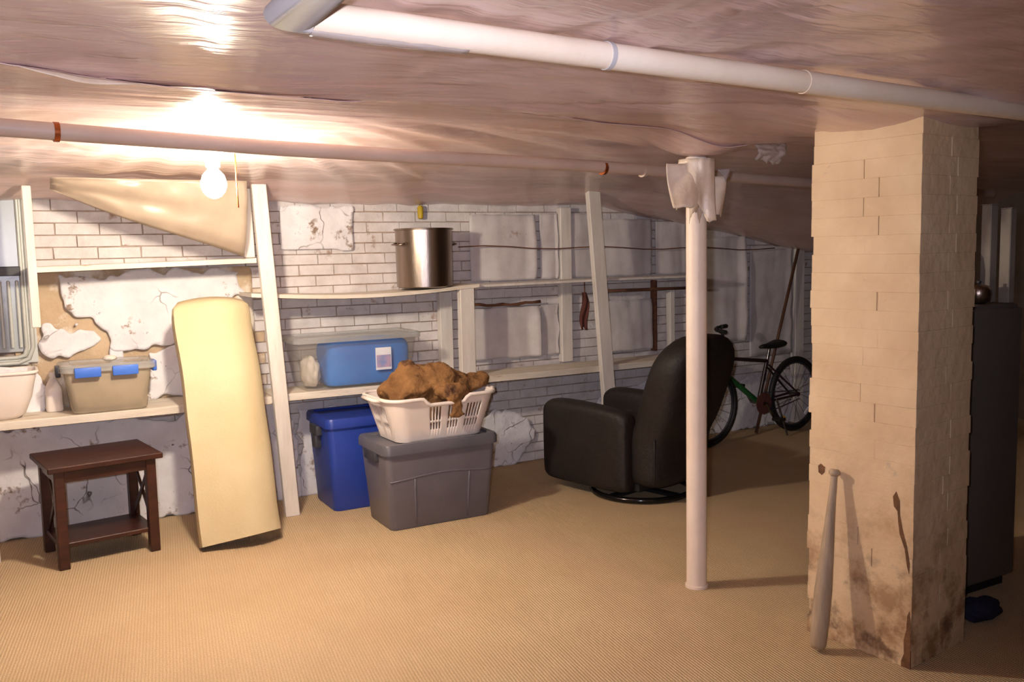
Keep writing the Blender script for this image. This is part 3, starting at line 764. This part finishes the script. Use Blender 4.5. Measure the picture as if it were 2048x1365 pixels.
for sx in (-1, 1):
    obj('handle', TB([(sx*.335, -.09, BHt-.01), (sx*.368, -.08, BHt-.004), (sx*.374, 0, BHt-.002), (sx*.368, .08, BHt-.004), (sx*.335, .09, BHt-.01)], .011, 8), 'basket', bk, True)
# brown plush heap
bm = bmesh.new()
def blob(c, r, sub=3):
    g = bmesh.ops.create_icosphere(bm, subdivisions=sub, radius=1)
    for v in g['verts']:
        n_ = v.co.normalized(); k = 1+.16*noise.noise(n_*2.1+Vector(c)*9)
        v.co = Vector((c[0]+n_.x*r[0]*k, c[1]+n_.y*r[1]*k, c[2]+n_.z*r[2]*k))
for c, r in (((-.16, .02, .25), (.13, .13, .10)), ((-.10, .0, .27), (.17, .14, .13)), ((-.13, .0, .36), (.07, .08, .07)), ((.02, -.02, .29), (.15, .13, .115)), ((-.01, .02, .35), (.12, .09, .05)),
             ((.14, .0, .27), (.13, .12, .085)), ((.27, .0, .275), (.10, .10, .045)), ((.325, -.01, .29), (.05, .06, .035)), ((-.05, .0, .16), (.2, .12, .11)), ((.1, .0, .16), (.18, .12, .10)),
             ((.06, -.17, .26), (.10, .06, .05)), ((.045, -.215, .225), (.045, .022, .045)), ((.06, -.228, .17), (.032, .016, .05)), ((.05, -.226, .135), (.055, .014, .014))):
    blob(c, r)
o = obj('plush_blanket', bm, 'blanket', smooth=True); o.location = (2.035, 4.655, gh+.03); o.rotation_euler = (0, 0, R(2))
rm = o.modifiers.new('remesh', 'REMESH'); rm.mode = 'VOXEL'; rm.voxel_size = .009; rm.use_smooth_shade = True
smd = o.modifiers.new('smooth', 'SMOOTH'); smd.factor = .5; smd.iterations = 6
tx = bpy.data.textures.new('folds', 'CLOUDS'); tx.noise_scale = .055; tx.noise_depth = 2
dp = o.modifiers.new('folds', 'DISPLACE'); dp.texture = tx; dp.strength = .035; dp.mid_level = .5
T(o, 'brown plush blanket heaped in the white laundry basket', 'blanket')

# ------------------------------------------------------------------ recliner
ch = thing('recliner', 'black brown swivel recliner with its back to the camera', 'armchair', (3.31, 4.53, 0), R(14))
def shell(name, rings, mat='leather', sub=1, parent=ch):
    bm = bmesh.new(); loft(bm, rings); o = obj(name, bm, mat, parent, True); return subsurf(o, sub)
ch.scale = (1.04, 1.04, 1.02)
# arms: rounded top, outer face flat, front rolled
for sx in (-1, 1):
    rg = []
    for y, hh, w_, z0 in ((-.27, .52, .10, .075), (-.26, .545, .125, .06), (0, .57, .135, .06), (.25, .575, .14, .06), (.34, .565, .15, .065), (.375, .53, .13, .09)):
        cx = sx*(.275); c = []
        for i in range(16):
            a = 2*math.pi*i/16; ca, sa = math.cos(a), math.sin(a)
            p = .35
            X_ = math.copysign(abs(ca)**p, ca)*w_/2; Z_ = math.copysign(abs(sa)**(.55 if sa > 0 else p), sa)
            c.append(Vector((cx+X_*(1.12 if sa > .5 else 1), y, (z0+hh)/2+Z_*(hh-z0)/2)))
        rg.append(c)
    shell('armrest', rg)
# back: reclined slab with rounded top
rg = []
for t in [i/12 for i in range(13)]:
    z = .09+.90*t; tl = -.33-.20*max(0, t-.35)/.65-(.03 if t > .35 else 0)
    w_ = .27+.03*sm(.3, .8, t); th = .11+.03*math.sin(math.pi*t)
    if t < .35: w_ = .275
    k = 1 if t < .78 else math.sqrt(max(.05, 1-((t-.78)/.225)**2))
    rg.append([Vector((x*(.25+.75*k) if t >= .78 else x, tl+y*(.55+.45*k), z)) for x, y in [(w_*math.copysign(abs(math.cos(a))**.45, math.cos(a)), th*math.copysign(abs(math.sin(a))**.6, math.sin(a))) for a in [2*math.pi*i/20 for i in range(20)]]])
shell('backrest', rg)
# head pillow wings
rg = []
for i in range(9):
    x = -.25+.50*i/8; k = math.sqrt(max(.08, 1-((i-4)/4.2)**2))
    rg.append([Vector((x, -.50+.115*k*math.cos(a), .82+.12*k*math.sin(a))) for a in [2*math.pi*j/14 for j in range(14)]])
shell('head_pillow', rg)
obj('seat', B(-.205, .205, -.26, .36, .16, .44, bev=.05, seg=3), 'leather', ch, True, 60)
obj('footrest', B(-.20, .20, .36, .43, .12, .42, bev=.03, seg=3), 'leather', ch, True, 60)
obj('back_seam', TB([(-.262, -.425, z) for z in (.15, .2, .3, .40)], .006, 6), 'leather', ch, True)
bm = bmesh.new(); pts = [(.29*math.cos(a), -.12+.29*math.sin(a), .02) for a in [2*math.pi*i/40 for i in range(40)]]; tube(bm, pts, .018, 10, loop=True)
base = obj('swivel_base', bm, 'gloss', ch, True)
bm = bmesh.new(); lathe(bm, [(.06, .02), (.06, .10)], 20, (0, -.12, 0)); box(bm, -.28, .28, -.145, -.095, .012, .03); box(bm, -.025, .025, -.40, .16, .012, .03); obj('swivel_post', bm, 'black', ch)
obj('under_frame', B(-.24, .24, -.30, .33, .075, .17), 'black', ch)

# ------------------------------------------------------------------ bicycle
bi = thing('bicycle', 'dark bicycle with green down tube parked along the far wall', 'bicycle', (5.0, 5.16, 0), R(5))
WR = .305
def wheel(x, lab):
    wb = bpy.data.objects.new('wheel', None); COL.objects.link(wb); wb.parent = bi; wb.location = (x, 0, WR); wb.empty_display_size = .05
    bm = bmesh.new(); tube(bm, [((WR-.022)*math.cos(a), 0, (WR-.022)*math.sin(a)) for a in [2*math.pi*i/44 for i in range(44)]], .022, 10, loop=True); obj('tire', bm, 'black', wb, True)
    bm = bmesh.new(); tube(bm, [((WR-.05)*math.cos(a), 0, (WR-.05)*math.sin(a)) for a in [2*math.pi*i/44 for i in range(44)]], .009, 8, loop=True); obj('rim', bm, 'handle', wb, True)
    bm = bmesh.new()
    for i in range(20):
        a = 2*math.pi*i/20; a2 = a+(.5 if i % 2 else -.5); s = .022*(1 if i % 4 < 2 else -1)
        tube(bm, [(.02*math.cos(a2), s, .02*math.sin(a2)), ((WR-.052)*math.cos(a), 0, (WR-.052)*math.sin(a))], .0015, 4)
    obj('spokes', bm, 'handle', wb)
    bm = bmesh.new(); tube(bm, [(0, -.045, 0), (0, .045, 0)], .018, 12); obj('hub', bm, 'chrome', wb, True, 50)
    return wb
wf = wheel(-.49, 'front'); wr_ = wheel(.49, 'rear')
def refl(wb, a, r, m_, w_=.05):
    c = Vector((r*math.cos(a), -.016, r*math.sin(a))); t = Vector((-math.sin(a), 0, math.cos(a))); nrm = Vector((math.cos(a), 0, math.sin(a))); yy = Vector((0, 1, 0))
    bm = bmesh.new(); loft(bm, [[c+t*s*w_/2+nrm*p*.013+yy*q*.006 for p, q in ((-1, -1), (1, -1), (1, 1), (-1, 1))] for s in (-1, 1)]); bmesh.ops.bevel(bm, geom=bm.edges[:], offset=.002, segments=1, affect='EDGES'); obj('reflector', bm, m_, wb)
refl(wf, R(22), .19, 'reflw', .09); refl(wr_, R(-48), .21, 'reflw', .07); refl(wr_, R(232), .23, 'refly', .03)
BB = Vector((.06, 0, .28)); ST = Vector((.155, 0, .60)); HT = Vector((-.315, 0, .66)); HBm = Vector((-.345, 0, .56)); RA = Vector((.49, 0, WR)); FA = Vector((-.49, 0, WR))
bm = bmesh.new(); tube(bm, [BB, ST], .016, 10); tube(bm, [ST, HT], .015, 10); tube(bm, [HT+Vector((.008, 0, .03)), HBm+Vector((-.008, 0, -.03))], .019, 10)
for s in (-.05, .05):
    tube(bm, [BB+Vector((.02, s*.6, 0)), RA+Vector((0, s, 0))], .009, 8); tube(bm, [ST+Vector((0, s*.4, -.03)), RA+Vector((0, s, 0))], .008, 8)
obj('frame', bm, 'bframe', bi, True, 50)
obj('down_tube', TB([BB, HBm], .021, 10), 'green', bi, True, 50)
bm = bmesh.new(); fk = HBm+Vector((-.01, 0, -.04))
tube(bm, [fk+Vector((0, -.055, 0)), fk+Vector((0, .055, 0))], .016, 8)
for s in (-.052, .052): tube(bm, [fk+Vector((0, s, 0)), FA+Vector((.02, s, .08)), FA+Vector((0, s, 0))], .011, 8)
obj('fork', bm, 'bframe', bi, True, 50)
obj('seat_post', TB([ST+Vector((-.01, 0, -.05)), ST+Vector((.03, 0, .10))], .012, 10), 'chrome', bi, True, 50)
rg = []
for x, w_, z, h in ((-.10, .012, .715, .012), (-.06, .022, .718, .018), (0, .04, .716, .022), (.06, .065, .722, .028), (.12, .08, .73, .03), (.15, .06, .732, .022)):
    rg.append([Vector((.175+x, w_*math.cos(a), z+h*math.sin(a))) for a in [2*math.pi*i/12 for i in range(12)]])
bm = bmesh.new(); loft(bm, rg); obj('saddle', bm, 'black', bi, True)
stem = HT+Vector((-.02, 0, .05)); tp = HT+Vector((-.035, 0, .20))
bm = bmesh.new(); tube(bm, [HT+Vector((.008, 0, .02)), tp], .012, 10); tube(bm, [tp, tp+Vector((-.07, 0, .03))], .014, 10); obj('stem', bm, 'black', bi, True, 50)
hc = tp+Vector((-.07, 0, .03)); ha = R(48)      # bars turned towards the wall
hu = Vector((math.sin(ha), math.cos(ha), 0)); hv = Vector((hu.y, -hu.x, 0))
hb = obj('handlebar', TB([hc-hu*.26+hv*.07, hc-hu*.13+hv*.01, hc, hc+hu*.13+hv*.01, hc+hu*.24+hv*.06], .011, 10), 'black', bi, True)
for s in (-1, 1): obj('grip', TB([hc+hu*s*(.17 if s > 0 else .19)+hv*.038, hc+hu*s*(.255 if s > 0 else .275)+hv*.075], .017, 10), 'black', hb, True, 50)
bm = bmesh.new(); tube(bm, [(BB.x, -.075, BB.z), (BB.x, .075, BB.z)], .015, 10); tube(bm, [(BB.x, -.075, BB.z), (BB.x+.10, -.075, BB.z-.13)], .010, 8); tube(bm, [(BB.x, .075, BB.z), (BB.x-.10, .075, BB.z+.13)], .010, 8)
ck = obj('crank', bm, 'chrome', bi, True, 50)
for s in (-1, 1): obj('pedal', B(BB.x-s*.10-.04, BB.x-s*.10+.04, s*.075+(-.08 if s < 0 else .005), s*.075+(-.005 if s < 0 else .08), BB.z+s*.13-.012, BB.z+s*.13+.012, bev=.004, seg=1), 'black', ck)
bm = bmesh.new(); bmesh.ops.create_cone(bm, cap_ends=True, segments=28, radius1=.085, radius2=.085, depth=.005, matrix=Matrix.Translation((BB.x, -.055, BB.z))@Matrix.Rotation(R(90), 4, 'X')); obj('chainring', bm, 'redbrown', bi)
bm = bmesh.new(); tube(bm, [(BB.x, -.055, BB.z+.085), (.49, -.05, WR+.035)], .004, 5); tube(bm, [(BB.x, -.055, BB.z-.085), (.49, -.05, WR-.035)], .004, 5); obj('chain', bm, 'handle', bi)
obj('kickstand', TB([(.20, -.06, .30), (.25, -.13, .012)], .008, 8), 'chrome', bi, True, 50)

# brown stick leaning in the corner behind the bicycle
bs = T(obj('wooden_stick', TB([(5.15, 5.28, .008), (5.45, 5.35, .75), (5.74, 5.405, 1.50)], .0125, 10), 'stick', smooth=True), 'long brown wooden stick leaning on the wall beyond the bicycle', 'stick')
T(obj('curtain_rod', TB([(3.70, WY-.12, 1.20), (4.2, WY-.12, 1.196), (4.7, WY-.12, 1.19)], .011, 8), 'lath', smooth=True), 'brown wooden rod slung under the upper shelf right of post', 'rod')
def rag(u, v):
    x = 3.535+(u-.5)*(.03+.075*v-.05*v*v)+.012*math.sin(v*6); return Vector((x, 5.31+.012*math.sin(u*9+v*4), 1.20-.27*v*(1-.25*abs(nz(u*3, 1, 4)))))
o = solidify(obj('hanging_cloth', grid_mesh(14, 16, rag), 'redbrown', smooth=True), .006)
T(o, 'rust brown cloth hanging behind the leaning front post', 'cloth')
bm = bmesh.new(); tube(bm, [(3.537, 5.31, 1.19), (3.537, 5.31, 1.279)], .004, 6); hk = obj('hook', bm, 'lath', o)
yb = thing('yellow_tube', 'small yellow tube hanging high on the brick wall above the pot', 'tube', (2.36, WY-.05, 1.72))
bm = bmesh.new(); lathe(bm, [(.008, 0), (.018, .006), (.02, .075), (.01, .088)], 14); obj('body', bm, 'yellow', yb, True, 50)
bm = bmesh.new(); tube(bm, [(0, 0, .085), (0, .03, .12)], .003, 6); obj('hook', bm, 'handle', yb, True)

# ------------------------------------------------------------------ bat leaning on the pillar
bt_ = thing('baseball_bat', 'worn wooden baseball bat leaning against the cream pillar', 'bat', (2.52, 2.262, 0))
p0 = Vector((.0, 0, .012)); p1 = Vector((.098, .018, .672)); dv = (p1-p0).normalized(); ln = (p1-p0).length
u = dv.cross(Vector((0, 1, 0))).normalized(); v = dv.cross(u)
prof = [(0, .012), (.004, .024), (.02, .030), (.12, .0325), (.22, .032), (.34, .026), (.46, .019), (.56, .0145), (ln-.03, .0125), (ln-.022, .0125)]
bm = bmesh.new(); loft(bm, [ring(p0+dv*h, r2, 18, u, v) for h, r2 in prof]); obj('barrel', bm, 'bat', bt_, True)
bm = bmesh.new(); loft(bm, [ring(p0+dv*h, r2, 18, u, v) for h, r2 in ((ln-.026, .012), (ln-.018, .021), (ln-.008, .022), (ln, .014))]); obj('knob', bm, 'bat', bt_, True)

# ------------------------------------------------------------------ things right of the pillar
cb2 = thing('metal_cabinet', 'dark grey metal cabinet standing right of the pillar', 'cabinet', (3.44, 2.30, 0))
obj('body', B(-.31, .31, .0, .56, .04, 1.235, bev=.012), 'cab', cb2, True, 40)
dr = obj('door', B(-.30, .30, -.022, -.003, .06, 1.22, bev=.006), 'cab', cb2, True, 40)
obj('handle', TB([(-.25, -.02, .70), (-.25, -.045, .71), (-.25, -.045, .86), (-.25, -.02, .87)], .007, 8), 'chrome', dr, True)
obj('plinth', B(-.29, .29, .02, .54, 0, .04), 'black', cb2)
kt = thing('steel_bowl', 'small shiny steel pot on the cabinet beside the pillar', 'pot', (3.605, 2.39, 1.236))
bm = bmesh.new(); lathe(bm, [(.03, 0), (.046, .012), (.052, .04), (.05, .06), (.042, .075), (.012, .085), (.001, .086)], 28); obj('body', bm, 'steel', kt, True)
bm = bmesh.new(); lathe(bm, [(.006, .084), (.01, .096), (.001, .10)], 14); obj('lid_knob', bm, 'handle', kt, True)
pj = thing('pink_jug', 'pinkish jug on the cabinet beside the pillar edge', 'jug', (3.655, 2.50, 1.236))
bm = bmesh.new(); lathe(bm, [(.045, 0), (.05, .01), (.05, .15), (.04, .20), (.02, .225), (.02, .25)], 24); obj('body', bm, 'pink', pj, True, 50)
bm = bmesh.new(); lathe(bm, [(.023, .245), (.023, .27)], 16); obj('cap', bm, 'pink', pj, True, 50)
def carton(label, x, y, w_, d_, h, mat, rz=0):
    t = thing('carton', label, 'box', (x, y, 1.236), rz, 'cartons on the grey cabinet')
    obj('body', B(-w_/2, w_/2, -d_/2, d_/2, 0, h, bev=.003, seg=1), mat, t)
    obj('flap', B(-w_/2+.002, w_/2-.002, -d_/2-.002, -.001, h, h+.003), mat, t); obj('flap', B(-w_/2+.002, w_/2-.002, .001, d_/2+.002, h, h+.003), mat, t)
carton('tall narrow pale carton on the cabinet behind the steel pot', 3.722, 2.425, .042, .05, .42, 'carton', R(-8))
carton('pale carton at the right front edge of the cabinet top', 3.728, 2.345, .036, .05, .40, 'carton', R(-5))
lump('navy_bundle', 'navy cloth bundle on the floor between pillar and grey cabinet', 'cloth', (3.30, 2.14, 0), (.10, .06, .045), 'navy', 21, .2)
